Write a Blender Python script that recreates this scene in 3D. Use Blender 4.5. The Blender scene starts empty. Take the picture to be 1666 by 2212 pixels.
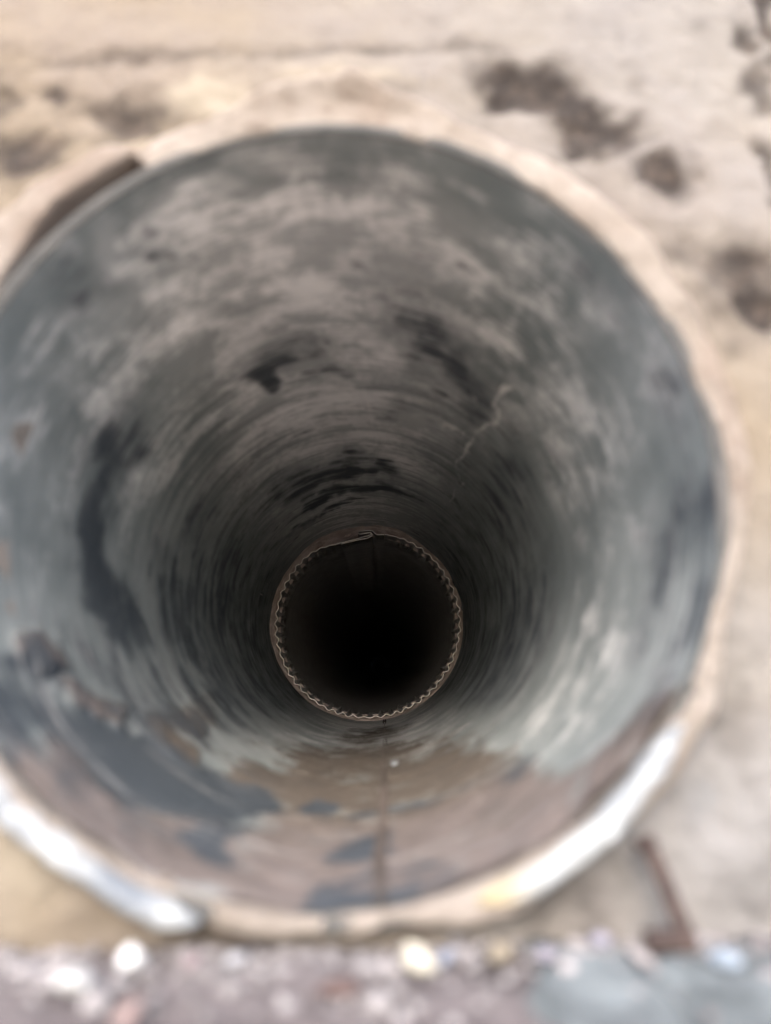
import bpy, bmesh, math, random
import numpy as np
from mathutils import Matrix, Vector

# ------------------------------------------------------------------ scene, camera, light
sc = bpy.context.scene
C = sc.collection
S = 0.1                      # pipe radius in metres; everything below is written in pipe radii
EXPOSURE = 2.65

cam_d = bpy.data.cameras.new('camera'); cam = bpy.data.objects.new('camera', cam_d); C.objects.link(cam)
cam_pos = Vector((0.1451019, -1.50741343, -0.50391671))
right = Vector((0.99998061, -0.00603533, -0.00153606)); up = Vector((0, -0.24664804, 0.96910512))
fwd = Vector((0.00622773, 0.96908633, 0.24664326))
right.normalize(); fwd = (fwd - right*fwd.dot(right)).normalized(); up = right.cross(fwd)
m = Matrix((( right.x, up.x, -fwd.x), (right.y, up.y, -fwd.y), (right.z, up.z, -fwd.z))).to_4x4()
m.translation = cam_pos*S
cam.matrix_world = m
cam_d.sensor_fit = 'VERTICAL'; cam_d.sensor_height = 36.0; cam_d.lens = 1350/2212*36
cam_d.clip_start = 0.005; cam_d.clip_end = 500
cam_d.dof.use_dof = True
ZR = 5.1286                  # depth of the duct mouth inside the pipe
cam_d.dof.focus_distance = (Vector((0, ZR, 0)) - cam_pos).dot(fwd)*S
cam_d.dof.aperture_fstop = 4.1
sc.camera = cam

SUN_EL, SUN_AZ = math.radians(40), math.radians(185)
w = bpy.data.worlds.new('World'); sc.world = w; w.use_nodes = True
nt = w.node_tree; nt.nodes.clear()
sky = nt.nodes.new('ShaderNodeTexSky'); sky.sky_type = 'NISHITA'; sky.sun_disc = False
sky.sun_elevation = SUN_EL; sky.sun_rotation = SUN_AZ; sky.dust_density = 3.4; sky.air_density = 1.0
bg = nt.nodes.new('ShaderNodeBackground'); bg.inputs['Strength'].default_value = 0.15
wo = nt.nodes.new('ShaderNodeOutputWorld')
nt.links.new(sky.outputs[0], bg.inputs[0]); nt.links.new(bg.outputs[0], wo.inputs[0])
sl = bpy.data.lights.new('sun', 'SUN'); sl.energy = 0.7; sl.angle = math.radians(35); sl.color = (1, .96, .91)
so = bpy.data.objects.new('sun', sl); C.objects.link(so)
to_sun = Vector((math.sin(SUN_AZ)*math.cos(SUN_EL), math.cos(SUN_AZ)*math.cos(SUN_EL), math.sin(SUN_EL)))
so.rotation_euler = to_sun.to_track_quat('Z', 'Y').to_euler(); so.location = (-1, -3, 4)

vs = sc.view_settings
vs.view_transform = 'Standard'; vs.look = 'None'; vs.gamma = 1; vs.exposure = EXPOSURE; vs.use_curve_mapping = False
sc.render.engine = 'CYCLES'
sc.cycles.max_bounces = 16; sc.cycles.diffuse_bounces = 10; sc.cycles.glossy_bounces = 10
sc.cycles.use_denoising = True
sc.cycles.sample_clamp_indirect = 0

# ------------------------------------------------------------------ helpers
rng = np.random.default_rng(4)

def vnoise(P, seed=0):
    """Value noise in 0..1 at the points P (n,3)."""
    P = np.asarray(P, float); i = np.floor(P).astype(np.int64); f = P - i; f = f*f*(3-2*f)
    out = np.zeros(len(P))
    for dx in (0, 1):
        for dy in (0, 1):
            for dz in (0, 1):
                h = ((i[:, 0]+dx)*73856093) ^ ((i[:, 1]+dy)*19349663) ^ ((i[:, 2]+dz)*83492791) ^ (seed*2654435761)
                h = (h ^ (h >> 13))*1274126177 & 0xffffffff
                h = (h ^ (h >> 16)) & 0xffff
                wx = f[:, 0] if dx else 1-f[:, 0]; wy = f[:, 1] if dy else 1-f[:, 1]; wz = f[:, 2] if dz else 1-f[:, 2]
                out += wx*wy*wz*h/65535.0
    return out

def fbm(P, octaves=4, seed=0):
    P = np.asarray(P, float); out = np.zeros(len(P)); a, t = 1.0, 0.0
    for k in range(octaves):
        out += a*vnoise(P*2**k, seed+k*17); t += a; a *= .5
    return out/t

def sstep(a, b, x):
    t = np.clip((x-a)/(b-a), 0, 1); return t*t*(3-2*t)

def obj(name, V, F, material, parent=None, smooth=True, attrs=None):
    """One mesh object from vertices in pipe radii."""
    me = bpy.data.meshes.new(name)
    V = np.asarray(V, float)*S
    me.from_pydata(V.tolist(), [], [tuple(int(i) for i in f) for f in F])
    if attrs:
        for k, a in attrs.items():
            at = me.attributes.new(k, 'FLOAT_COLOR', 'POINT')
            col = np.zeros((len(V), 4)); col[:, 3] = 1; col[:, :a.shape[1]] = a
            at.data.foreach_set('color', col.ravel())
    me.materials.append(material)
    if smooth: me.polygons.foreach_set('use_smooth', [True]*len(me.polygons))
    me.update()
    o = bpy.data.objects.new(name, me); C.objects.link(o)
    if parent: o.parent = parent
    return o

def grid_faces(nu, nv, wrap_u=False, off=0, flip=False):
    F = []
    for j in range(nv-1):
        for i in range(nu if wrap_u else nu-1):
            i2 = (i+1) % nu
            q = (off+j*nu+i, off+j*nu+i2, off+(j+1)*nu+i2, off+(j+1)*nu+i)
            F.append(q[::-1] if flip else q)
    return F

def tag(o, label, cat, group=None):
    o['label'] = label; o['category'] = cat
    if group: o['group'] = group
    return o

def thing(name, label, cat, group=None, loc=(0, 0, 0)):
    o = bpy.data.objects.new(name, None); o.empty_display_size = .02; C.objects.link(o); o.location = Vector(loc)*S
    return tag(o, label, cat, group)

# node helpers
class NT:
    def __init__(s, name):
        s.m = bpy.data.materials.new(name); s.m.use_nodes = True; s.t = s.m.node_tree
        s.b = s.t.nodes['Principled BSDF']
        tc = s.t.nodes.new('ShaderNodeTexCoord'); s.co = s.map(tc.outputs['Object'], 1/S)
    def lk(s, a, b): s.t.links.new(a, b)
    def map(s, v, sca):
        n = s.t.nodes.new('ShaderNodeMapping'); n.inputs['Scale'].default_value = (sca,)*3 if not hasattr(sca, '__len__') else sca
        s.lk(v, n.inputs['Vector']); return n.outputs[0]
    def noise(s, scale, detail=6, rough=.6, sca=None, dist=0):
        n = s.t.nodes.new('ShaderNodeTexNoise'); v = s.co if sca is None else s.map(s.co, sca)
        s.lk(v, n.inputs['Vector']); n.inputs['Scale'].default_value = scale; n.inputs['Detail'].default_value = detail
        n.inputs['Roughness'].default_value = rough; n.inputs['Distortion'].default_value = dist
        return n.outputs['Fac']
    def math(s, op, a, b=0.0):
        n = s.t.nodes.new('ShaderNodeMath'); n.operation = op
        for k, x in enumerate((a, b)):
            if isinstance(x, (int, float)): n.inputs[k].default_value = x
            else: s.lk(x, n.inputs[k])
        return n.outputs[0]
    def add(s, terms):                      # sum of (socket, gain, offset)
        r = None
        for sk, g, o in terms:
            x = s.math('MULTIPLY', s.math('ADD', sk, o), g)
            r = x if r is None else s.math('ADD', r, x)
        return r
    def ramp(s, x, a, b, lo=0., hi=1.):
        n = s.t.nodes.new('ShaderNodeMapRange'); n.interpolation_type = 'SMOOTHSTEP'
        s.lk(x, n.inputs['Value']); n.inputs['From Min'].default_value = a; n.inputs['From Max'].default_value = b
        n.inputs['To Min'].default_value = lo; n.inputs['To Max'].default_value = hi
        return n.outputs['Result']
    def mix(s, f, a, b):
        n = s.t.nodes.new('ShaderNodeMix'); n.data_type = 'RGBA'
        for sk, x in ((n.inputs['Factor'], f), (n.inputs['A'], a), (n.inputs['B'], b)): pass
        ins = {i.identifier: i for i in n.inputs}
        for key, x in (('Factor_Float', f), ('A_Color', a), ('B_Color', b)):
            i = ins[key]
            if isinstance(x, (int, float)): i.default_value = x
            elif isinstance(x, tuple): i.default_value = (*x, 1)
            else: s.lk(x, i)
        return [o for o in n.outputs if o.identifier == 'Result_Color'][0]
    def attr(s, name):
        n = s.t.nodes.new('ShaderNodeAttribute'); n.attribute_name = name
        q = s.t.nodes.new('ShaderNodeSeparateColor'); s.lk(n.outputs['Color'], q.inputs[0]); return q.outputs
    def out(s, col, rough=.8, spec=.3, bump=None, dist=.01, metal=0.0):
        if isinstance(col, tuple): s.b.inputs['Base Color'].default_value = (*col, 1)
        else: s.lk(col, s.b.inputs['Base Color'])
        for k, x in (('Roughness', rough), ('Specular IOR Level', spec), ('Metallic', metal)):
            if isinstance(x, (int, float)): s.b.inputs[k].default_value = x
            else: s.lk(x, s.b.inputs[k])
        if bump is not None:
            n = s.t.nodes.new('ShaderNodeBump'); n.inputs['Strength'].default_value = 1; n.inputs['Distance'].default_value = dist*S
            s.lk(bump, n.inputs['Height']); s.lk(n.outputs[0], s.b.inputs['Normal'])
        return s.m

# ------------------------------------------------------------------ materials
SLATE, SLATE_L, DUST, DARK = (.122, .135, .134), (.19, .203, .20), (.73, .70, .68), (.030, .036, .043)
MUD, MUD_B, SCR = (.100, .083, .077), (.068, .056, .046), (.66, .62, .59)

def pipe_material():
    n = NT('grey_pipe_with_dust')
    a = n.attr('soil'); sc_ = n.attr('marks')
    n1 = n.noise(1.6, 8, .62, (1.1, 7.0, 1.1)); n2 = n.noise(5.0, 8, .6); n3 = n.noise(2.2, 5, .55)
    n4 = n.noise(2.0, 6, .7, (2.5, 26.0, 2.5)); n6 = n.noise(26, 4, .7, (1, .6, 1))
    n5 = n.noise(3.6, 9, .70, (1, 1.6, 1), .3); n1 = n.add([(n1, .5, 0), (n5, .5, 0)]); dz = sc_[2]
    n1 = n.math('ADD', n.math('MULTIPLY', n.noise(1.6, 8, .62, (1.1, 7.0, 1.1)), dz), n.math('MULTIPLY', n5, n.math('SUBTRACT', 1.0, dz)))
    base = n.mix(n.ramp(n.add([(n1, .7, 0), (n3, .6, 0)]), .5, .8), SLATE, SLATE_L)
    d = n.ramp(n.add([(a[0], .95, 0), (n1, 2.3, -.5), (n2, 1.2, -.5), (n4, 1.3, -.5), (n6, .7, -.5)]), .02, 1.05, 0, .95)
    d = n.math('MAXIMUM', d, n.ramp(n.add([(a[0], 1, 0), (n3, .5, -.5)]), .1, .7, 0, .34))
    c = n.mix(d, base, DUST)
    g = n.ramp(n.add([(a[1], 1, 0), (n2, 1.3, -.5), (n1, .9, -.5), (n6, .5, -.5)]), .32, .84)
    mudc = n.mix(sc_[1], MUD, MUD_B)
    mudc = n.mix(n.ramp(n2, .4, .7, 0, .45), mudc, (.040, .033, .028))
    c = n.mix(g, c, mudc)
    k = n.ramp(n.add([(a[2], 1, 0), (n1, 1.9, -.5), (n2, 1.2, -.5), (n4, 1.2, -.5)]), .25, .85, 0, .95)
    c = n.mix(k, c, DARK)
    n7 = n.noise(1.1, 5, .75, (.9, 42.0, .9)); n8 = n.noise(1.3, 3)
    c = n.mix(n.math('MULTIPLY', n.ramp(n7, .56, .68, 0, .62), n.ramp(n8, .4, .6)), c, (.34, .33, .32))
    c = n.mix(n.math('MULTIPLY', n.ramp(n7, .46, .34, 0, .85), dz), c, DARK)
    s = n.ramp(n.add([(sc_[0], 1, 0), (n2, .9, -.5)]), .35, .75, 0, .6)
    c = n.mix(s, c, SCR)
    rough = n.add([(d, .22, 0), (g, .3, 0), (n2, .35, .95)])
    return n.out(c, rough, .18, n.add([(n2, .5, 0), (n4, .5, 0), (g, .7, 0)]), .012)

def plaster_material():
    n = NT('beige_plaster')
    a = n.attr('soil')
    n1 = n.noise(1.3, 5); n2 = n.noise(7, 8, .65); n3 = n.noise(3.1, 4)
    c = n.mix(n.ramp(n1, .35, .65), (.122, .099, .073), (.109, .091, .078))
    c = n.mix(n.ramp(n3, .5, .72, 0, .6), c, (.141, .120, .096))
    c = n.mix(n.ramp(n2, .52, .75, 0, .5), c, (.091, .070, .055))
    c = n.mix(a[2], c, (.128, .127, .130))
    c = n.mix(n.ramp(n.add([(a[1], 1, 0), (n2, .5, -.5)]), .25, .75), c, (.156, .135, .107))
    c = n.mix(n.ramp(n.add([(a[0], 1, 0), (n2, 1.2, -.5)]), .03, .9, 0, .97), c, n.mix(n.ramp(n.noise(13, 7, .7), .45, .7), (.012, .009, .0075), (.040, .030, .024)))
    return n.out(c, .9, .2, n.add([(n2, 1, 0)]), .03)

def simple(name, c1, c2, scale=6, rough=.8, spec=.3, bump=.02, metal=0.0, sca=None, lo=.35, hi=.65):
    n = NT(name); x = n.noise(scale, 7, .62, sca)
    return n.out(n.mix(n.ramp(x, lo, hi), c1, c2), rough, spec, x, bump, metal)

def ground_material():
    n = NT('mauve_earth_and_bounce_ground'); x = n.noise(4, 7); y = n.noise(.8, 5)
    q = n.t.nodes.new('ShaderNodeSeparateXYZ'); n.lk(n.co, q.inputs[0])
    f = n.ramp(n.add([(q.outputs[1], -1, 0), (y, 1.0, -.5)]), .5, 1.3)      # mauve earth at the wall foot; unseen pale ground beyond, added to bounce light
    near = n.mix(n.ramp(x, .35, .65), (.098, .086, .088), (.072, .062, .063))
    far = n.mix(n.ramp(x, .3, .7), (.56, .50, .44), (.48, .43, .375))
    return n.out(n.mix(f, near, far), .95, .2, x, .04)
def collar_material():
    n = NT('chipped_collar_mortar'); x = n.noise(3.2, 6); y = n.noise(11, 9, .7); z = n.noise(2.0, 4)
    c = n.mix(n.ramp(x, .35, .65), (.19, .163, .140), (.265, .236, .212))
    c = n.mix(n.ramp(y, .50, .70, 0, .75), c, (.128, .102, .084))
    c = n.mix(n.ramp(z, .48, .68, 0, .65), c, (.176, .136, .112))
    return n.out(c, .92, .15, n.add([(y, 1, 0), (x, .5, 0)]), .05)
def white_material(name, tip):
    n = NT(name); x = n.noise(4.2, 7, .62); y = n.noise(14, 6, .7)
    c = n.mix(n.ramp(x, .35, .62), (.095, .108, .128), (.26, .272, .28))
    c = n.mix(n.ramp(y, .58, .72, 0, .5), c, (.12, .105, .085))
    if tip:
        q = n.t.nodes.new('ShaderNodeSeparateXYZ'); n.lk(n.co, q.inputs[0])
        c = n.mix(n.ramp(n.add([(q.outputs[0], -1, 0), (x, .25, -.5)]), .12, .24, 0, .8), c, (.23, .175, .085))
    return n.out(c, .5, .35, n.add([(x, .6, 0), (y, .6, 0)]), .05)
M_PIPE = pipe_material(); M_PLASTER = plaster_material()
M_COLLAR = collar_material()
M_WHITE = white_material('white_gloss_plaster', False); M_WHITE_TIP = white_material('white_plaster_yellow_tip', True)
M_SHEET = simple('galvanised_sheet', (.30, .29, .28), (.14, .13, .125), 9, .45, .5, .004, .3)
M_SHEET_IN = simple('sooty_sheet', (.33, .318, .31), (.20, .192, .188), 5, .5, .4, .006, .2, (2, 6, 2))
M_EDGE = simple('bare_sheet_edge', (.88, .83, .78), (.76, .70, .65), 12, .5, .5, .002)
M_PACK = simple('mud_packing', (.70, .60, .555), (.48, .385, .35), 9, .95, .15, .03)
M_MUDSEAM = simple('muddy_seam', (.075, .06, .053), (.045, .036, .031), 5, .8, .3, .02, 0, (1, .35, 1))
M_RIM = simple('pipe_rim', (.036, .037, .037), (.06, .058, .056), 5, .8, .15, .02)
M_RUST = simple('rusty_iron', (.024, .016, .0145), (.045, .030, .026), 14, .85, .3, .02)
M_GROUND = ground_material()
M_SLAB = simple('grey_blue_concrete', (.135, .152, .160), (.058, .066, .070), 8, .85, .3, .02)

# ------------------------------------------------------------------ ground (one sheet, with two slabs)
GZ = -1.085
def ground():
    xs = np.concatenate([-np.geomspace(400, 1.6, 30), np.linspace(-1.5, 1.7, 130), np.geomspace(1.8, 400, 30)])
    ys = np.concatenate([-np.geomspace(400, 1.7, 30), np.linspace(-1.6, .3, 90), np.geomspace(.4, 400, 24)])
    X, Y = np.meshgrid(xs, ys); P = np.stack([X.ravel(), Y.ravel(), 0*X.ravel()], 1)
    near = sstep(3, 1.5, np.hypot(P[:, 0], P[:, 1]))
    P[:, 2] = GZ - .012 + near*(.05*(fbm(P*6, 4, 3)-.5) + .03*(fbm(P*22, 3, 9)-.5))
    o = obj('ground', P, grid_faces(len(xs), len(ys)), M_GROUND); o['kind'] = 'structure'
ground()

def slab(x0a, x0b, x1, seed):
    """A worn concrete slab lying at the foot of the wall; its left edge runs from x0a (front) to x0b (wall)."""
    nx, ny = 46, 40; V = []
    for top in (0, 1):
        for j in range(ny):
            y = -1.9 + j/(ny-1)*1.94
            for i in range(nx):
                t = i/(nx-1); xl = x0a + (x0b-x0a)*(j/(ny-1)); V.append((xl + (x1-xl)*t, y, top))
    V = np.array(V); T = V[:, 2] > .5
    e = np.minimum(np.minimum(V[:, 0]-(x0a+(x0b-x0a)*(V[:, 1]+1.9)/1.94), x1-V[:, 0]), 10)
    z = GZ + .018 + .05*(fbm(V*[9, 9, 0]+seed, 5, seed)-.5) - .02*sstep(.03, 0, e)
    V[:, 0] += .16*(fbm(V*[0, 9, 0]+seed, 4, seed+5)-.5)*(V[:, 0] < (x0a+x1)/2)
    V[:, 2] = np.where(T, z, GZ-.06)
    F = grid_faces(nx, ny, off=nx*ny) + grid_faces(nx, ny, flip=True)
    N = nx*ny
    for i in range(nx-1):
        F.append((i, i+1, N+i+1, N+i)); k = (ny-1)*nx+i; F.append((k+1, k, N+k, N+k+1))
    for j in range(ny-1):
        k = j*nx; F.append((k+nx, k, N+k, N+k+nx)); k = j*nx+nx-1; F.append((k, k+nx, N+k+nx, N+k))
    o = obj('concrete_slab', V, F, M_SLAB); o['kind'] = 'structure'
slab(.30, .44, .675, 3); slab(.705, .705, 2.3, 11)

# ------------------------------------------------------------------ plaster wall with its mortar collar
PITS = [(1.15,1.62,.7,.35,.16),(1.42,.25,.10,.35,.25),(0.88,-0.81,.05,.05,.35),(1.02,-.6,.06,.08,.4),(1.12,-.95,.08,.03,.45),(1.02,-1.02,.06,.03,.4),(1.2,-.2,.05,.08,.4),(1.28,.1,.04,.09,.45),(1.12,.42,.05,.05,.35),(0.566,1.266,.080,.060,1.),(0.661,1.266,.090,.061,1.),(0.735,1.186,.070,.078,1.),(0.772,1.107,.069,.059,1.),(0.863,1.099,.059,.056,.8),
 (0.979,0.960,.048,.051,1.),(0.927,1.022,.069,.034,.4),(-0.651,1.144,.089,.054,.8),(-0.697,1.109,.046,.046,.6),(-0.896,1.231,.038,.046,.8),
 (-0.954,1.031,.100,.073,.8),(-1.069,1.239,.078,.059,.6),(1.303,1.484,.029,.070,.7),(1.413,1.591,.030,.151,.8),(1.358,1.270,.032,.071,.7),
 (1.315,0.956,.018,.072,.7),(1.17,0.635,.09,.045,.7),(1.234,0.529,.066,.058,.95),(1.30,.60,.04,.05,.7),(1.040,0.673,.057,.041,.6),(0.915,1.259,.055,.026,.3),
 (1.088,0.529,.056,.078,.5),(0.640,-0.974,.089,.043,.3),(-0.581,-0.919,.032,.066,.35),(-0.454,-0.938,.033,.039,.35),
 (-0.228,-1.049,.076,.050,.5),(0.562,-1.043,.063,.063,.5)]
PALE = [(-0.408,1.225,.107,.071,1.),(0.037,1.29,.247,.035,.6),(0.704,1.165,.042,.042,.8),(0.812,1.005,.101,.067,.4),(-0.70,-0.823,.262,.2,.75),
 (1.3,-0.80,.12,.10,.3)]
GREY = [(1.2,1.6,.9,.6,.6),(1.45,.9,.4,.5,.5),(1.0,-.5,.3,.3,.6),(1.0,-.85,.5,.35,.8),(0.880,-0.812,.08,.07,1.),(1.5,-.3,.3,.3,.5)]
def blobs2(L, X, Z):
    r = np.zeros_like(X)
    for x, z, a, b, s in L: r = np.maximum(r, s*np.exp(-(((X-x)/a)**2 + ((Z-z)/b)**2)**1.2*.45))
    return r

def wall():
    t = thing('plaster_wall', 'rough beige plaster wall with dark pits around the pipe mouth', 'wall', None, (0, .06, -1.1))
    xs = np.concatenate([-np.geomspace(30, 1.75, 16), np.arange(-1.7, 1.9, .0125), np.geomspace(1.95, 30, 16)])
    zs = np.concatenate([np.arange(-1.2, 1.95, .0125), np.geomspace(2.0, 22, 14)])
    X, Z = np.meshgrid(xs, zs); X = X.ravel(); Z = Z.ravel()
    warp = np.stack([X, 0*X, Z], 1); wx = X + .05*(fbm(warp*9, 5, 1)-.5)*3.2; wz = Z + .05*(fbm(warp*9, 5, 2)-.5)*3.2
    halo = blobs2([(x, z, a*2.1, b*2.1, s*.38) for x, z, a, b, s in PITS], wx, wz)*(.4+1.2*fbm(warp*6, 4, 14))
    pit, pale, grey = blobs2([(x, z, a*1.22, b*1.22, s) for x, z, a, b, s in PITS], wx, wz), blobs2(PALE, wx, wz), blobs2(GREY, wx, wz)
    gz = 1.375 + .040*(X+.9)                                       # the joint between the top course and the rough plaster
    groove = np.exp(-((.6*Z+.4*wz-gz)/.030)**2)*sstep(-1.0, -.88, X)*sstep(.72, .45, X)*(.45+.75*fbm(warp*4, 2, 8))
    y = .06 - .05*(fbm(warp*3.2, 4, 5)-.5)*sstep(1.55, 1.3, Z) - .02*(fbm(warp*14, 3, 6)-.5)*sstep(1.55, 1.3, Z) + .03*pit + .012*groove - .02*pale
    P = np.stack([X, y, Z], 1)
    F = [f for f in grid_faces(len(xs), len(zs))]
    r = np.hypot(X, Z)
    tz = np.degrees(np.arctan2(Z, X)); keep = r > 1.046 + mouth(tz) + .075*sstep(117, 121, tz)*sstep(160, 145, tz)
    F = [f for f in F if all(keep[i] for i in f)]
    me_attr = np.stack([np.clip(np.maximum(pit, halo) + .48*groove, 0, 1), pale, np.clip(grey, 0, 1)], 1)
    o = obj('wall_face', P - np.array([0, .06, -1.1]), F, M_PLASTER, t, attrs={'soil': me_attr})
    bm = bmesh.new(); bm.from_mesh(o.data)
    bmesh.ops.delete(bm, geom=[v for v in bm.verts if not v.link_faces], context='VERTS')
    ex = bmesh.ops.extrude_edge_only(bm, edges=[e for e in bm.edges if e.is_boundary and max(abs(v.co.x) for v in e.verts) > 1.5*S or e.is_boundary and max(v.co.z for v in e.verts) > 2.8*S])
    for v in ex['geom']:
        if isinstance(v, bmesh.types.BMVert): v.co.y = 1.6*S
    bm.to_mesh(o.data); bm.free()
    # collar: an uneven ring of mortar that laps the pipe end, broken away at the upper left
    n = 900; th = np.linspace(-180, 180, n, endpoint=False); c, s = np.cos(np.radians(th)), np.sin(np.radians(th))
    key = [(-180,1.075),(-131,1.085),(-121,1.08),(-106,1.08),(-89,1.042),(-69,1.08),(-60,1.08),(-39,1.085),(-26,1.06),(-13,1.06),(0,1.075),(14,1.095),(26,1.125),
           (32,1.135),(45,1.15),(61,1.17),(70,1.155),(79,1.195),(88,1.235),(98,1.20),(104,1.15),(109,1.125),(120,1.12),(123,1.17),(135,1.19),(150,1.16),(165,1.1),(180,1.075)]
    cout = np.interp(th, [k[0] for k in key], [k[1] for k in key]) + .09*(fbm(np.stack([c*6, s*6, c*0], 1), 4, 21)-.5)
    cout = 1 + (cout-1)*(1-.16*sstep(-40, -20, th)*sstep(75, 55, th))
    gap = sstep(119.5, 121.5, th)*sstep(158, 146, th)
    cin = 1.005 - .012*np.exp(-((th+88)/34)**4) + .02*np.clip(fbm(np.stack([c*5, s*5, c*0], 1), 3, 4)-.45, 0, 1) + mouth(th)
    cin = cin + gap*np.interp(th, [118, 135, 150, 160], [.108, .085, .045, .035]) + .02*sstep(9, 4, th)*sstep(-16, -8, th)
    fr = -.012 + .004*np.exp(-((th+88)/20)**2) - .03*(fbm(np.stack([c*4, s*4, c*0], 1), 3, 14)-.5)
    lip = np.exp(-((th-88)/15)**2)
    prof = [(0., .35), (0., .12), (0., .03), (.0, .008), (.06, .0), (.2, -.004), (.4, -.008), (.6, -.006), (.75, -.008), (.87, .0), (.95, .02), (1., .05), (1.02, .10)]
    V = []
    for u, yy in prof:
        r_ = cin + (cout-cin)*u
        rel = .045*(fbm(np.stack([c*r_*8, s*r_*8, r_*0+3], 1), 5, 33)-.5)
        y_ = fr + yy + rel - lip*.03*math.exp(-((u-.82)/.14)**2) + lip*.012*math.exp(-((u-.45)/.25)**2)
        V.append(np.stack([c*r_, np.where(u > .97, np.maximum(y_, .06), y_), s*r_], 1))
    V = np.concatenate(V)
    obj('mortar_collar', V - np.array([0, .06, -1.1]), grid_faces(n, len(prof), True), M_COLLAR, t)

def mouth(th):
    """How far the pipe mouth is out of round at the angle th (degrees)."""
    t = np.radians(th)
    return .0062*np.cos(t) + .0026*np.sin(t) - .018*np.cos(2*t) - .0034*np.sin(2*t) - .0043*np.sin(3*t)
wall()

# white glossy strips on the lower rim
def strip(name, a0, a1, r0, r1, y0, y1, label, seed, mat):
    n, kk = 90, 14; V = []
    th = np.linspace(a0, a1, n)
    for i, t in enumerate(th):
        u = i/(n-1); tap = min(1, (min(u, 1-u)*(a1-a0)/5.0+.03))**.5
        nz = fbm(np.array([[t*.11, 0, seed]]), 3, seed)[0]-.5
        ra, rb = r0 + mouth(t)*.8 + .02*nz, r1 + .055*nz + mouth(t)*.8
        rm, hw = (ra+rb)/2, (rb-ra)/2*tap; ym, hh = (y0+y1)/2 + .025*nz, (y1-y0)/2*tap
        for k in range(kk):
            p = 2*math.pi*k/kk; cx_, sx_ = math.cos(p), math.sin(p)
            e = .6; cr = math.copysign(abs(cx_)**e, cx_)*hw; cy = math.copysign(abs(sx_)**e, sx_)*hh
            q = math.radians(t); V.append(((rm+cr)*math.cos(q), ym+cy, (rm+cr)*math.sin(q)))
    V = np.array(V); V += .022*(np.stack([fbm(V*20, 3, seed+k) for k in range(3)], 1)-.5)
    F = grid_faces(kk, n, True); F.append(tuple(range(kk))); F.append(tuple(range((n-1)*kk, n*kk))[::-1])
    ctr = V.mean(0)
    o = obj(name, V-ctr, F, mat); o.location = Vector(ctr)*S
    bm = bmesh.new(); bm.from_mesh(o.data); bmesh.ops.recalc_face_normals(bm, faces=bm.faces); bm.to_mesh(o.data); bm.free()
    return tag(o, label, 'plaster strip', 'white strips on the lower rim')
strip('plaster_strip', -172, -103.5, 1.008, 1.058, -.052, .02, 'white glossy plaster strip on the lower left of the pipe rim', 5, M_WHITE)
strip('plaster_strip', -70.5, -37, 1.010, 1.064, -.045, .02, 'white glossy plaster strip with yellowed tip on the lower right of the pipe rim', 9, M_WHITE_TIP)

# ------------------------------------------------------------------ the pipe
DUSTB = [(116.0,0.20,9.3,0.117,0.70),(107.4,0.16,5.0,0.057,0.80),(104.3,0.55,14.9,0.163,0.80),(95.5,0.81,14.4,0.200,0.90),(125.3,0.53,12.6,0.236,0.70),
 (130.7,0.21,5.0,0.235,0.50),(84.9,1.33,16.0,0.289,0.85),(91.4,1.78,24.0,0.310,0.85),(77.5,1.99,24.1,0.282,0.85),(110.7,1.89,18.4,0.325,0.85),
 (125.9,2.02,12.6,0.347,0.50),(69.1,2.03,19.6,0.219,0.60),(92.0,2.45,26,0.4,0.85),(72.7,2.79,15.6,0.310,0.80),(97.2,3.93,30,0.25,1.0),
 (99.0,4.62,29.1,0.194,0.70),(57.0,0.25,5.4,0.132,0.50),(47.9,0.73,6.7,0.136,0.50),(34.3,0.45,5.9,0.332,0.35),(153.2,1.30,5.1,0.280,0.35),
 (154.2,0.71,5.2,0.458,0.40),(-143.8,1.05,7.0,0.435,0.12),
 (-36.2,1.1,6.7,0.660,0.15),(-22.2,0.74,4.3,0.238,0.25),(78.8,0.06,4.9,0.053,0.30),(72.0,0.28,5.4,0.133,0.40),
 (95.2,0.11,6.6,0.073,0.50),(32.6,0.95,8.5,0.505,0.35),(15.1,0.98,6.1,0.458,0.30)]
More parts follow.
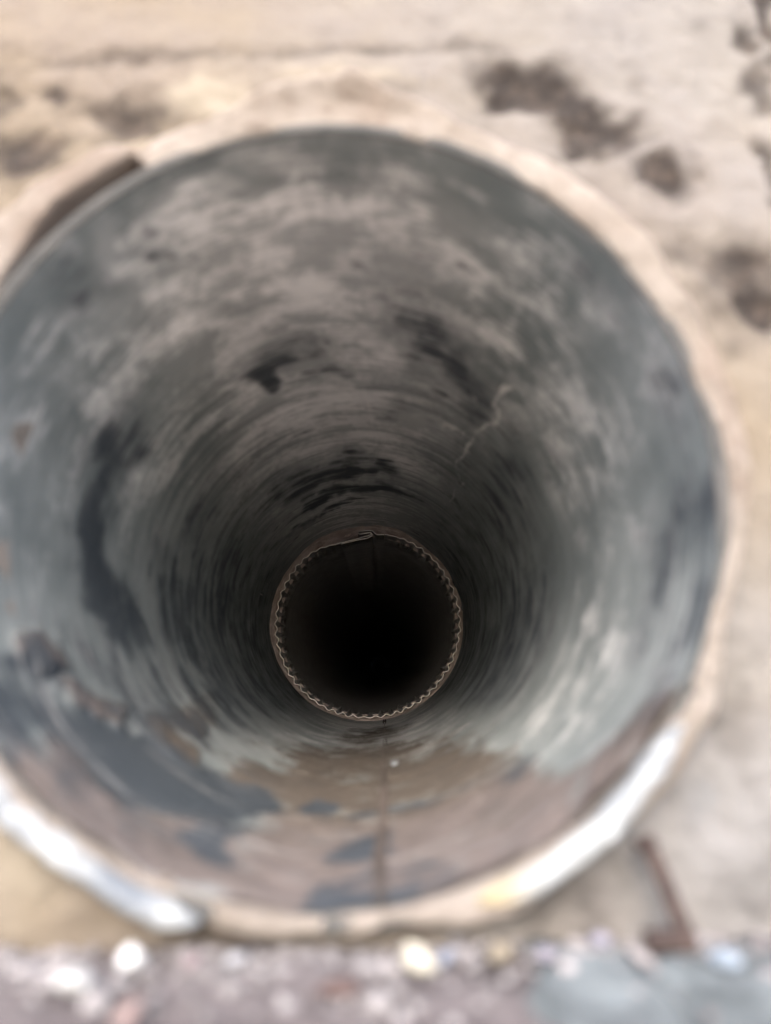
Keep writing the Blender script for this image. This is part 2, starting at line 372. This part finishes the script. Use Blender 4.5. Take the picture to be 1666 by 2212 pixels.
DARKB = [(-134,.36,7,.14,1.),(-125,.48,7,.17,1.),(-116,.58,7,.17,1.),(-16,.05,24,.35,.55),(-122,.62,10,.16,1.1),(-112,.9,8,.2,1.),(107.3,1.21,8.3,0.174,.72),(112.1,1.37,4.8,0.154,.78),(96.0,1.43,5.5,0.131,0.60),(107.0,3.01,25.8,0.306,0.68),(82.6,3.00,10.1,0.167,0.70),
 (74.5,1.89,11.0,0.202,0.60),(68.6,1.03,14.7,0.284,0.60),(55.3,1.33,9.5,0.407,0.60),(29.4,1.91,9.8,0.699,0.55),(156.8,0.85,11.9,0.204,0.80),
 (-178.9,0.95,19.1,0.172,0.95),(-163.8,1.12,14.4,0.229,0.80),(-164.9,1.92,27.8,0.383,0.70),(-178.8,3.01,39.6,0.619,0.70),(158.6,2.18,19.7,0.391,0.50),
 (-22.5,2.01,13.2,0.578,0.45),(-147.1,0.43,4.4,0.215,0.80),(-134.7,0.54,5.6,0.228,0.90),(-126.8,0.71,6.0,0.245,1.00),(-119.0,0.81,5.2,0.290,1.00),
 (-139.3,0.18,4.6,0.149,0.90),(-104.7,0.32,3.5,0.152,1.00),(-111.0,0.48,3.4,0.113,0.70),(-90.5,1.02,3.5,0.108,1.00),(-84.2,0.43,2.3,0.120,0.80),
 (-84.4,0.09,2.5,0.184,0.70),(-79.3,0.14,1.4,0.204,0.50),(-78.5,0.91,2.5,0.076,0.80),(-58.3,0.65,6.9,0.130,0.60),(-71.8,0.83,6.4,0.087,0.50),
 (96.0,3.50,32.8,0.160,0.80),(111.9,3.93,28.2,0.123,0.70),(119.7,0.20,2.5,0.059,0.50),(124.5,0.27,2.6,0.054,0.60),(105.9,0.04,4.7,0.042,0.50),
 (137.0,0.25,5.1,0.161,0.50),(36.1,0.15,7.7,0.124,0.40),(75.9,0.61,13.5,0.205,0.40)]
MUDB = [(-103,1.8,13,.8,1.05),(-70,.5,16,.32,1.1),(-64,1.2,13,.6,1.0),(-98,.75,14,.3,1.05),(-127,0.05,12,.13,1.1),(-113,0.05,14,.13,1.1),(-98,0.04,16,.12,1.1),(-72,0.04,16,.12,1.1),(-55,0.05,12,.12,1.1),(-108,.33,10,.14,.95),(-86,2.2,24,.8,.95),(-85,0.75,27,.4,.85),(-141.7,0.66,4.2,0.17,1.25),(-151.6,0.48,6,0.13,1.1),(-130.4,1.05,6.5,0.17,1.25),(-134,1.5,7,.4,.9),(-86.8,0.27,22.4,0.463,1.),(-70.0,0.17,12.7,0.437,1.),(-126.5,0.17,9.0,0.115,1.),(-118.4,0.18,8.9,0.149,1.),(-108.6,0.13,9.0,0.205,1.),
 (-58.5,0.19,10.8,0.326,1.),(-45.2,0.08,8.2,0.143,1.),(-39.0,0.00,4.7,0.073,1.),(-95.1,1.24,22.3,0.533,.95),(-72.7,1.42,18.0,0.707,.95),
 (-63.7,1.90,10.9,0.631,.7),(-111.3,1.28,11.0,0.383,.9),(-62.9,0.80,10.9,0.351,.8),(-84,3.5,18,0.8,.8),(-127.8,1.32,10.3,0.401,.5)]
LINES = [([(44.2,0.973),(46.9,1.292),(44.1,1.412),(47.9,1.654),(59.6,1.853)], .016, .9), ([(56.7,1.362),(46.4,1.333)], .012, .7),
 ([(48.1,1.628),(51.7,2.284)], .014, .85), ([(50.9,2.257),(45.7,2.570),(49.4,3.017)], .013, .7), ([(87.1,1.903),(85.8,2.185),(82.2,2.838)], .010, .8),
 ([(41.5,2.991),(37.6,2.486)], .014, .5), ([(168.5,4.452),(162.6,4.432)], .008, .9), ([(20,3.4),(25,3.1)], .012, .5), ([(60,2.7),(63,3.3)], .01, .5)]

def pipe():
    t = thing('drain_pipe', 'dark grey pipe set in the wall, its inside streaked with dust and mud', 'pipe')
    n = 720; th = np.linspace(-180, 180, n, endpoint=False)
    rows = 1/np.linspace(1/1.5, 1/(1.5+6.4), 250) - 1.5
    T = np.tile(th, len(rows)); Y = np.repeat(rows, n)
    def blobs(L, pw=1.25):
        r = np.zeros_like(T)
        for a, z, da, dz, s in L:
            d = (T-a+180) % 360 - 180; q = (d/da)**2 + ((Y-z)/dz)**2
            r = np.maximum(r, s*np.exp(-q**pw*.75))
        return r
    T0, Y0 = T, Y
    Pw = np.stack([np.cos(np.radians(T))*2.2, np.log(Y+1.5)*4.0, np.sin(np.radians(T))*2.2], 1)
    T = T0 + 26*(fbm(Pw*1.6, 4, 41)-.5); Y = (Y0+1.5)*np.exp(.22*(fbm(Pw*1.6, 4, 57)-.5)) - 1.5
    dust, dark, mud = blobs(DUSTB), blobs([(a, z, da*1.15, dz*1.15, s_) for a, z, da, dz, s_ in [(a, z, da, dz, s_*(1.45 if -132 < a < -74 and z < 1.1 else 1.05)) for a, z, da, dz, s_ in DARKB]]), blobs(MUDB)
    T, Y = T0, Y0
    # dark tone grows with depth away from the top; dust lies along the top
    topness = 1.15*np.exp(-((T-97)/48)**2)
    dust = np.maximum(dust, .54*topness*sstep(0, .3, Y))
    floor_ = np.exp(-(((T+84+180) % 360-180)/34)**2)
    dust = np.maximum(dust, .45*floor_*sstep(1.5, 2.2, Y))
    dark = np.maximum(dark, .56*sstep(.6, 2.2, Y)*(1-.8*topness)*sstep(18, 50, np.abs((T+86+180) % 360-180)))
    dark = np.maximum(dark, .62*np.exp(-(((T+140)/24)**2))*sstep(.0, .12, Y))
    line = np.zeros_like(T)
    for L, wd, s in LINES:
        for (a0, z0), (a1, z1) in zip(L[:-1], L[1:]):
            Tw = T + 5*(fbm(Pw*5, 3, 71)-.5); Yw = Y + .35*(fbm(Pw*5, 3, 77)-.5)*(1+Y*.3)
            ax, az = np.radians(a1-a0), z1-z0; px = np.radians(Tw-a0); pz = Yw-z0
            h = np.clip((px*ax+pz*az)/(ax*ax+az*az), 0, 1)
            # widths foreshorten along the pipe, so measure depth on a shorter scale
            d = np.hypot(px-h*ax, (pz-h*az)*.45); line = np.maximum(line, s*.8*np.exp(-(d/wd/1.15)**2)*(.55+.7*fbm(Pw*9, 2, 3)))
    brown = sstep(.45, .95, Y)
    r = 1 + mouth(T)*np.exp(-Y/.8)
    Pn = np.stack([np.cos(np.radians(T))*3, Y*3, np.sin(np.radians(T))*3], 1)
    r = r - mud*(.012 + .03*(fbm(Pn*3, 4, 7)-.4)) - .004*line - .004*dust
    # shallow ripples of an extruded pipe
    r = r + .0035*(vnoise(np.stack([Y*6, T*0, T*0], 1), 3)-.5)
    V = np.stack([r*np.cos(np.radians(T)), Y, r*np.sin(np.radians(T))], 1)
    F = grid_faces(n, len(rows), True)
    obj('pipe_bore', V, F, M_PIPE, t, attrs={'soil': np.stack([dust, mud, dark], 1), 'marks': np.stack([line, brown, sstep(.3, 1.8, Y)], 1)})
    # rim: the rounded end of the pipe wall and the outside of the pipe
    ro = 1 + mouth(th); c, s = np.cos(np.radians(th)), np.sin(np.radians(th))
    V = []
    for dr, y in ((0., .0), (.004, -.006), (.012, -.010), (.026, -.010), (.034, -.006), (.038, .004), (.038, .2), (.038, 1.0), (.038, 6.4)):
        rr = ro*max(0, 1-y*.3) + (1-max(0, 1-y*.3)) + dr if y > 0 else ro + dr
        V.append(np.stack([rr*c, np.full(n, y), rr*s], 1))
    V = np.concatenate(V); z = np.zeros((len(V), 3)); z[:, 0] = .15
    obj('rim', V, grid_faces(n, 9, True, flip=True), M_RIM, t)
    # the long seam along the bottom: two low lips with a furrow between
    zz = np.concatenate([np.linspace(-.006, 3, 120), np.linspace(3.03, ZR-.02, 60)]); V = []
    cs = [(-2.3, -.004), (-1.5, .006), (-.7, .010), (-.25, -.002), (.25, -.002), (.8, .012), (1.5, .007), (2.3, -.004)]
    for y in zz:
        ac = np.interp(y, [0, .863, 2.26, 4.885], [-81.8, -81.5, -80.7, -80.2]); wv = 1 + .5*(fbm(np.array([[y*5, 0, 0]]), 3, 2)[0]-.5)
        for da, h in cs:
            a = math.radians(ac + da*.5*wv + 1.2*(fbm(np.array([[y*3, 5, 0]]), 3, 12)[0]-.5)); hh = h*(.5+fbm(np.array([[y*4, da, 1]]), 3, 6)[0]) + .011*(1-sstep(1.5, 3.0, y)) + .002 + .012*(fbm(np.array([[y*6, 9, 1]]), 3, 8)[0]-.5)
            rr = 1 + mouth(math.degrees(a))*math.exp(-max(y, 0)/.8) - hh
            V.append((rr*math.cos(a), y, rr*math.sin(a)))
    obj('seam', V, grid_faces(len(cs), len(zz)), M_MUDSEAM, t)
pipe()

# ------------------------------------------------------------------ crimped sheet metal duct inside the pipe
def duct():
    t = thing('sheet_metal_duct', 'thin crimped sheet metal duct wedged deep inside the grey pipe', 'duct', None, (0, ZR, 0))
    ctr = np.array([.0, .0]); R0 = .955; K = 56
    # the folded lock seam, traced as one bent sheet (x, z in radii about the pipe axis)
    def pt(u, v):        # close-up of the fold: 1666 wide over 300 units
        X = (1050+.18*u)*.6664; Yp = (1660+.18*v)*.6664
        return ((X-795.0)/203.6*.955, (1348.5-Yp)/203.6*.955)
    flap = [pt(*p) for p in [(280,548),(440,508),(590,468),(700,448),(780,430),(838,402),(866,370),(850,334),(800,327),(700,345),(640,354),(606,340),(598,318),(618,300),(700,289),
                             (800,284),(866,288),(896,308),(940,350),(985,364),(1100,362)]]
    a_start = math.degrees(math.atan2(flap[-1][1], flap[-1][0])); left = [pt(*p) for p in [(280,527),(440,482),(600,438),(730,400),(850,362)]]
    a_end = math.degrees(math.atan2(left[0][1], left[0][0]))
    r_start, r_end = math.hypot(*flap[-1]), math.hypot(*left[0])
    span = a_start - (a_end-360); N = 840
    ang = a_start - np.linspace(0, span, N+2)[1:-1]
    ramp = sstep(0, 30, a_start-ang)*sstep(0, 22, ang-(a_end-360))
    jit = 1 + .9*(vnoise(np.stack([ang*.16, ang*0, ang*0], 1), 4)-.5)
    base = R0 + (r_start-R0)*np.exp(-((a_start-ang)/14)**2) + (r_end-R0)*np.exp(-((ang-(a_end-360))/14)**2) + .010*(fbm(np.stack([np.cos(np.radians(ang))*2, np.sin(np.radians(ang))*2, ang*0], 1), 2, 8)-.5)
    wob = np.sin(np.radians(ang*K) + 1.2*(vnoise(np.stack([ang*.05, ang*0+5, ang*0], 1), 6)-.5))
    amp = .0112*ramp*jit
    def rows(ys, ampf, rf, thick):
        """Both faces of the ring of sheet from a_start round to a_end."""
        V = []
        for side in (0, 1):
            for y in ys:
                r = base*rf(y) + amp*ampf(y)*wob + side*thick
                V.append(np.stack([r*np.cos(np.radians(ang)), np.full(N, y), r*np.sin(np.radians(ang))], 1))
        m_ = len(ys); F = grid_faces(N, m_, off=0, flip=True) + grid_faces(N, m_, off=N*m_)
        for i in range(N-1): F.append((i, i+1, N*m_+i+1, N*m_+i))
        return np.concatenate(V), F
    taper = lambda y: 1 - .012*y
    fade = lambda y: float(np.interp(y, [0, .02, .08, .17, .40, .45, .66], [1, 1, .2, -2.4, -2.6, 0, 0]))
    ys = [0, .006, .02, .05, .08, .11, .14, .17, .28, .40, .425, .45, .56, .66]
    V, F = rows(ys, fade, taper, .0075)
    obj('crimped_end', V, F, M_SHEET, t)
    ye = [-.0015, .004]
    V, F = rows(ye, lambda y: 1., lambda y: 1., .0088)
    V[:, 0] *= 1; obj('cut_edge', V, F, M_EDGE, t)
    # body beyond the crimps: closed tube with two rolled beads, ending far down in the dark
    n = 240; th = np.linspace(0, 360, n, endpoint=False); prof = [(.60, .943)]
    for yb in (.80, 2.6):
        prof += [(yb-.09, .940), (yb-.05, .938), (yb, .934), (yb+.05, .938), (yb+.09, .940)]
    prof += [(9, .93), (16, .93), (30, .93), (60, .93)]
    prof.sort(); V = []
    for y, r in prof: V.append(np.stack([r*np.cos(np.radians(th)), np.full(n, y), r*np.sin(np.radians(th))], 1))
    for y, r in prof[::-1]: V.append(np.stack([(r+.006)*np.cos(np.radians(th)), np.full(n, y+.001), (r+.006)*np.sin(np.radians(th))], 1))
    V = np.concatenate(V); m_ = 2*len(prof); F = grid_faces(n, m_, True)
    k = (len(prof)-1)*n; F.append(tuple(range(k, k+n)))
    obj('duct_body', V, F, M_SHEET_IN, t)
    # lock seam: bent sheet with thickness, running back along the duct
    def sheet(path, th_, ylist, mat, name, shrink=.012):
        P = np.array(path); d = np.gradient(P, axis=0); d /= np.linalg.norm(d, axis=1)[:, None]; nrm = np.stack([-d[:, 1], d[:, 0]], 1)
        V = []
        for side in (-.5, .5):
            for y in ylist:
                q = (P + nrm*th_*side)*(1-shrink*max(y, 0)); V.append(np.stack([q[:, 0], np.full(len(P), y), q[:, 1]], 1))
        k, m_ = len(P), len(ylist); F = grid_faces(k, m_) + grid_faces(k, m_, off=k*m_, flip=True)
        for i in range(k-1): F.append((i, i+1, k*m_+i+1, k*m_+i))
        return obj(name, np.concatenate(V), F, mat, t)
    def dense(path, k=6):
        P = np.array(path); out = []
        for i in range(len(P)-1):
            p0, p1, p2, p3 = P[max(i-1, 0)], P[i], P[i+1], P[min(i+2, len(P)-1)]
            for j in range(k):
                u = j/k; out.append(.5*((2*p1)+(-p0+p2)*u+(2*p0-5*p1+4*p2-p3)*u*u+(-p0+3*p1-3*p2+p3)*u**3))
        out.append(P[-1]); return out
    f, l = dense(flap), dense(left)
    sheet(f, .0075, [0.002, .3, .8, 2, 4], M_SHEET_IN, 'lock_seam'); sheet(l, .0075, [0.002, .3, .8, 2, 4], M_SHEET_IN, 'seam_flap')
    sheet(f, .0088, [-.0015, .004], M_EDGE, 'seam_edge', 0); sheet(l, .0088, [-.0015, .004], M_EDGE, 'flap_edge', 0)
duct()

def packing():
    n, mrows = 720, 12; th = np.linspace(-180, 180, n, endpoint=False); c, s = np.cos(np.radians(th)), np.sin(np.radians(th))
    # how far the mud climbs forward on the pipe wall
    fw = .10 + .24*np.exp(-(((th-118+180) % 360-180)/26)**2) + .25*np.exp(-((th-75)/16)**2) + .12*np.exp(-((np.abs(th)-180)/30)**2) - .06*np.exp(-((th+88)/40)**2) \
        + .16*(fbm(np.stack([c*5, s*5, c*0], 1), 3, 11)-.5)
    V = []
    for k in range(mrows):
        u = k/(mrows-1)
        r = .944 + (1.006-.944)*u**.75
        y = .10*(1-u)**1.5 + .085*(1-u)**.5 + .02 - fw*(.25*u + .75*sstep(.55, 1.05, u)*u)
        q = np.stack([c*r*22, s*r*22, np.full(n, u*4)], 1)
        y = y + .06*(fbm(q, 3, 5)-.5)*min(1, max(0, u-.12)*1.6)*min(1, (1-u)*4+.2)
        holes = sstep(.62, .75, fbm(np.stack([c*12, s*12, np.full(n, u*2.)], 1), 3, 19))*np.exp(-((th-50)/45)**2)
        y = y + .22*holes*math.sin(math.pi*u)
        V.append(np.stack([c*r, y, s*r], 1))
    o = obj('mud_packing', np.concatenate(V), grid_faces(n, mrows, True, flip=True), M_PACK)
    o.location = (0, ZR*S, 0)
    tag(o, 'pinkish brown dried mud packed between the crimped duct and the pipe', 'packing')
packing()

# ------------------------------------------------------------------ small things
def pebble(pos, r, col, label, seed, flat=.75, group='pebbles at the foot of the wall', name='pebble', sx=1.):
    bm = bmesh.new(); bmesh.ops.create_icosphere(bm, subdivisions=3, radius=1)
    P = np.array([v.co[:] for v in bm.verts]); d = .62 + .8*fbm(P*1.1+seed*7.3, 3, seed)
    for q in range(5):                                              # chip a few flat facets
        f_ = np.random.default_rng(seed*31+q).normal(size=3); f_ /= np.linalg.norm(f_); h_ = P@f_; d = np.where(h_*d > .62, .62/np.maximum(h_, .01), d)
    r = r*.86; P = P*d[:, None]*np.array([sx, .9, flat])*r; F = [[v.index for v in f.verts] for f in bm.faces]; bm.free()
    n = NT('stone_%s' % name); x = n.noise(9, 6); y = n.noise(30, 5)
    col = tuple(k*k*.50 for k in col)
    dk = tuple(k*.72 for k in col)
    mat = n.out(n.mix(n.ramp(x, .4, .7), col, dk), .75, .3, n.add([(x, .6, 0), (y, .4, 0)]), .008)
    o = obj(name, P, F, mat); o.location = Vector((pos[0], pos[1], pos[2] + r*flat*.8))*S; o.rotation_euler = (0, 0, seed*1.7)
    return tag(o, label, 'pebble', group)
ST = GZ
pebble((-.364, -.042, ST), .036, (.86, .86, .86), 'bright white pebble at the wall foot under the left white strip', 1)
pebble((-.422, -.159, ST), .040, (.74, .74, .74), 'white pebble nearest the lower left corner, in front of the brighter one', 2)
pebble((-.235, -.064, ST), .028, (.50, .44, .45), 'small lilac pebble just right of the bright white pebble', 3)
pebble((-.148, -.055, ST), .028, (.62, .62, .64), 'small pale grey pebble midway between lilac pebble and pipe bottom', 4)
pebble((.222, -.075, ST), .042, (.74, .72, .66), 'large cream white pebble below the tip of the right white strip', 5, sx=1.15)
pebble((.275, -.048, ST), .030, (.50, .52, .58), 'bluish grey pebble touching the cream white pebble', 6)
pebble((.380, -.046, ST), .036, (.50, .46, .40), 'beige pebble at the left edge of the concrete slab', 7)
pebble((.470, -.085, ST+.02), .024, (.55, .53, .58), 'lavender pebble on the slab, left of the rusty bar', 8)
pebble((.600, -.020, ST+.02), .026, (.55, .54, .60), 'pale violet pebble on the slab right beside the foot of the rusty bar', 9)
pebble((-.284, -.265, ST), .034, (.58, .50, .49), 'pinkish pebble at the bottom edge, below the white pebbles', 10)
pebble((.82, -.10, ST+.02), .040, (.55, .60, .66), 'flat pale blue stone on the right slab', 12, .5)
pebble((.06, -.17, ST), .050, (.40, .325, .31), 'broad flat mauve stone in the earth below the pipe seam', 13, .35)

def gravel():
    r = random.Random(5); V, F = [], []
    bm = bmesh.new(); bmesh.ops.create_icosphere(bm, subdivisions=1, radius=1)
    B = np.array([v.co[:] for v in bm.verts]); BF = [[v.index for v in f.verts] for f in bm.faces]; bm.free()
    for k in range(1500):
        x, y = r.uniform(-1.6, 1.4), r.uniform(-1.3, .04)
        if x > .28 and r.random() < .25: continue
        if r.random() < .45: y = .05 - abs(r.gauss(0, .09))
        s = r.uniform(.005, .018)*(2.0 if r.random() < .2 else 1)
        d = np.array([[r.uniform(.7, 1.2)] for _ in B]); P = B*d*s*np.array([1, r.uniform(.6, 1), .6]) + np.array([x, y, GZ-.004 + (.016 if x > .3 else 0)])
        o = len(V); V.extend(P.tolist()); F.extend([[i+o for i in f] for f in BF])
    o = obj('gravel', V, F, simple('mauve_gravel', (.20, .188, .192), (.085, .077, .078), 5, .9, .3, .01), smooth=False); o['kind'] = 'stuff'
gravel()

def bar():
    """A bent rusty iron bar leaning on the wall; its foot lies on the slab."""
    t = thing('iron_bar', 'bent rusty iron bar leaning against the wall at lower right, foot on the slab', 'bar', None, (.775, -.04, GZ+.03))
    o0 = np.array([.775, -.04, GZ+.03])
    def tube(name, path, r, kk=10, sq=.75):
        P = np.array(path, float); V = []
        d = np.gradient(P, axis=0); d /= np.linalg.norm(d, axis=1)[:, None]
        for i, p in enumerate(P):
            a = np.cross(d[i], [0, 1, 0]); a /= np.linalg.norm(a); b = np.cross(d[i], a)
            for k in range(kk):
                q = 2*math.pi*k/kk; rr = r*(1+.18*(fbm(np.array([[i*.8, k*.9, r*99]]), 2, 3)[0]-.5))
                V.append(p + a*math.copysign(abs(math.cos(q))**sq, math.cos(q))*rr + b*math.copysign(abs(math.sin(q))**sq, math.sin(q))*rr*.8)
        F = grid_faces(kk, len(P), True); F.append(tuple(range(kk))[::-1]); F.append(tuple(range((len(P)-1)*kk, len(P)*kk)))
        obj(name, np.array(V)-o0, F, M_RUST, t)
    top, bot = np.array([.722, -.005, -.868]), np.array([.778, -.045, -1.035])
    tube('rod', [top + (bot-top)*u + np.array([.004*math.sin(u*5), 0, 0]) for u in np.linspace(0, 1, 12)], .018)
    tube('head', [top + (bot-top)*u for u in (-.06, -.02, .03, .08)], .025)
    tube('foot', [np.array([.690+.10*u, -.05+.004*math.sin(u*3), GZ+.040+.004*u]) for u in np.linspace(0, 1, 8)], .022)
bar()

fl = obj('paint_flake', np.array([(-.035, -.06, 0), (.03, -.05, .004), (.04, .05, .002), (-.03, .06, .006), (-.035, -.06, .012), (.03, -.05, .016), (.04, .05, .014), (-.03, .06, .018)]),
         [(3, 2, 1, 0), (4, 5, 6, 7), (0, 1, 5, 4), (1, 2, 6, 5), (2, 3, 7, 6), (3, 0, 4, 7)], M_WHITE, smooth=False)
a = math.radians(-77.6); fl.location = Vector((.982*math.cos(a), 1.85, .982*math.sin(a)))*S; fl.scale = (.5, .6, .8); fl.rotation_euler = (0, math.radians(-12), .1)
tag(fl, 'small pale flake lying beside the seam on the muddy pipe floor', 'flake')
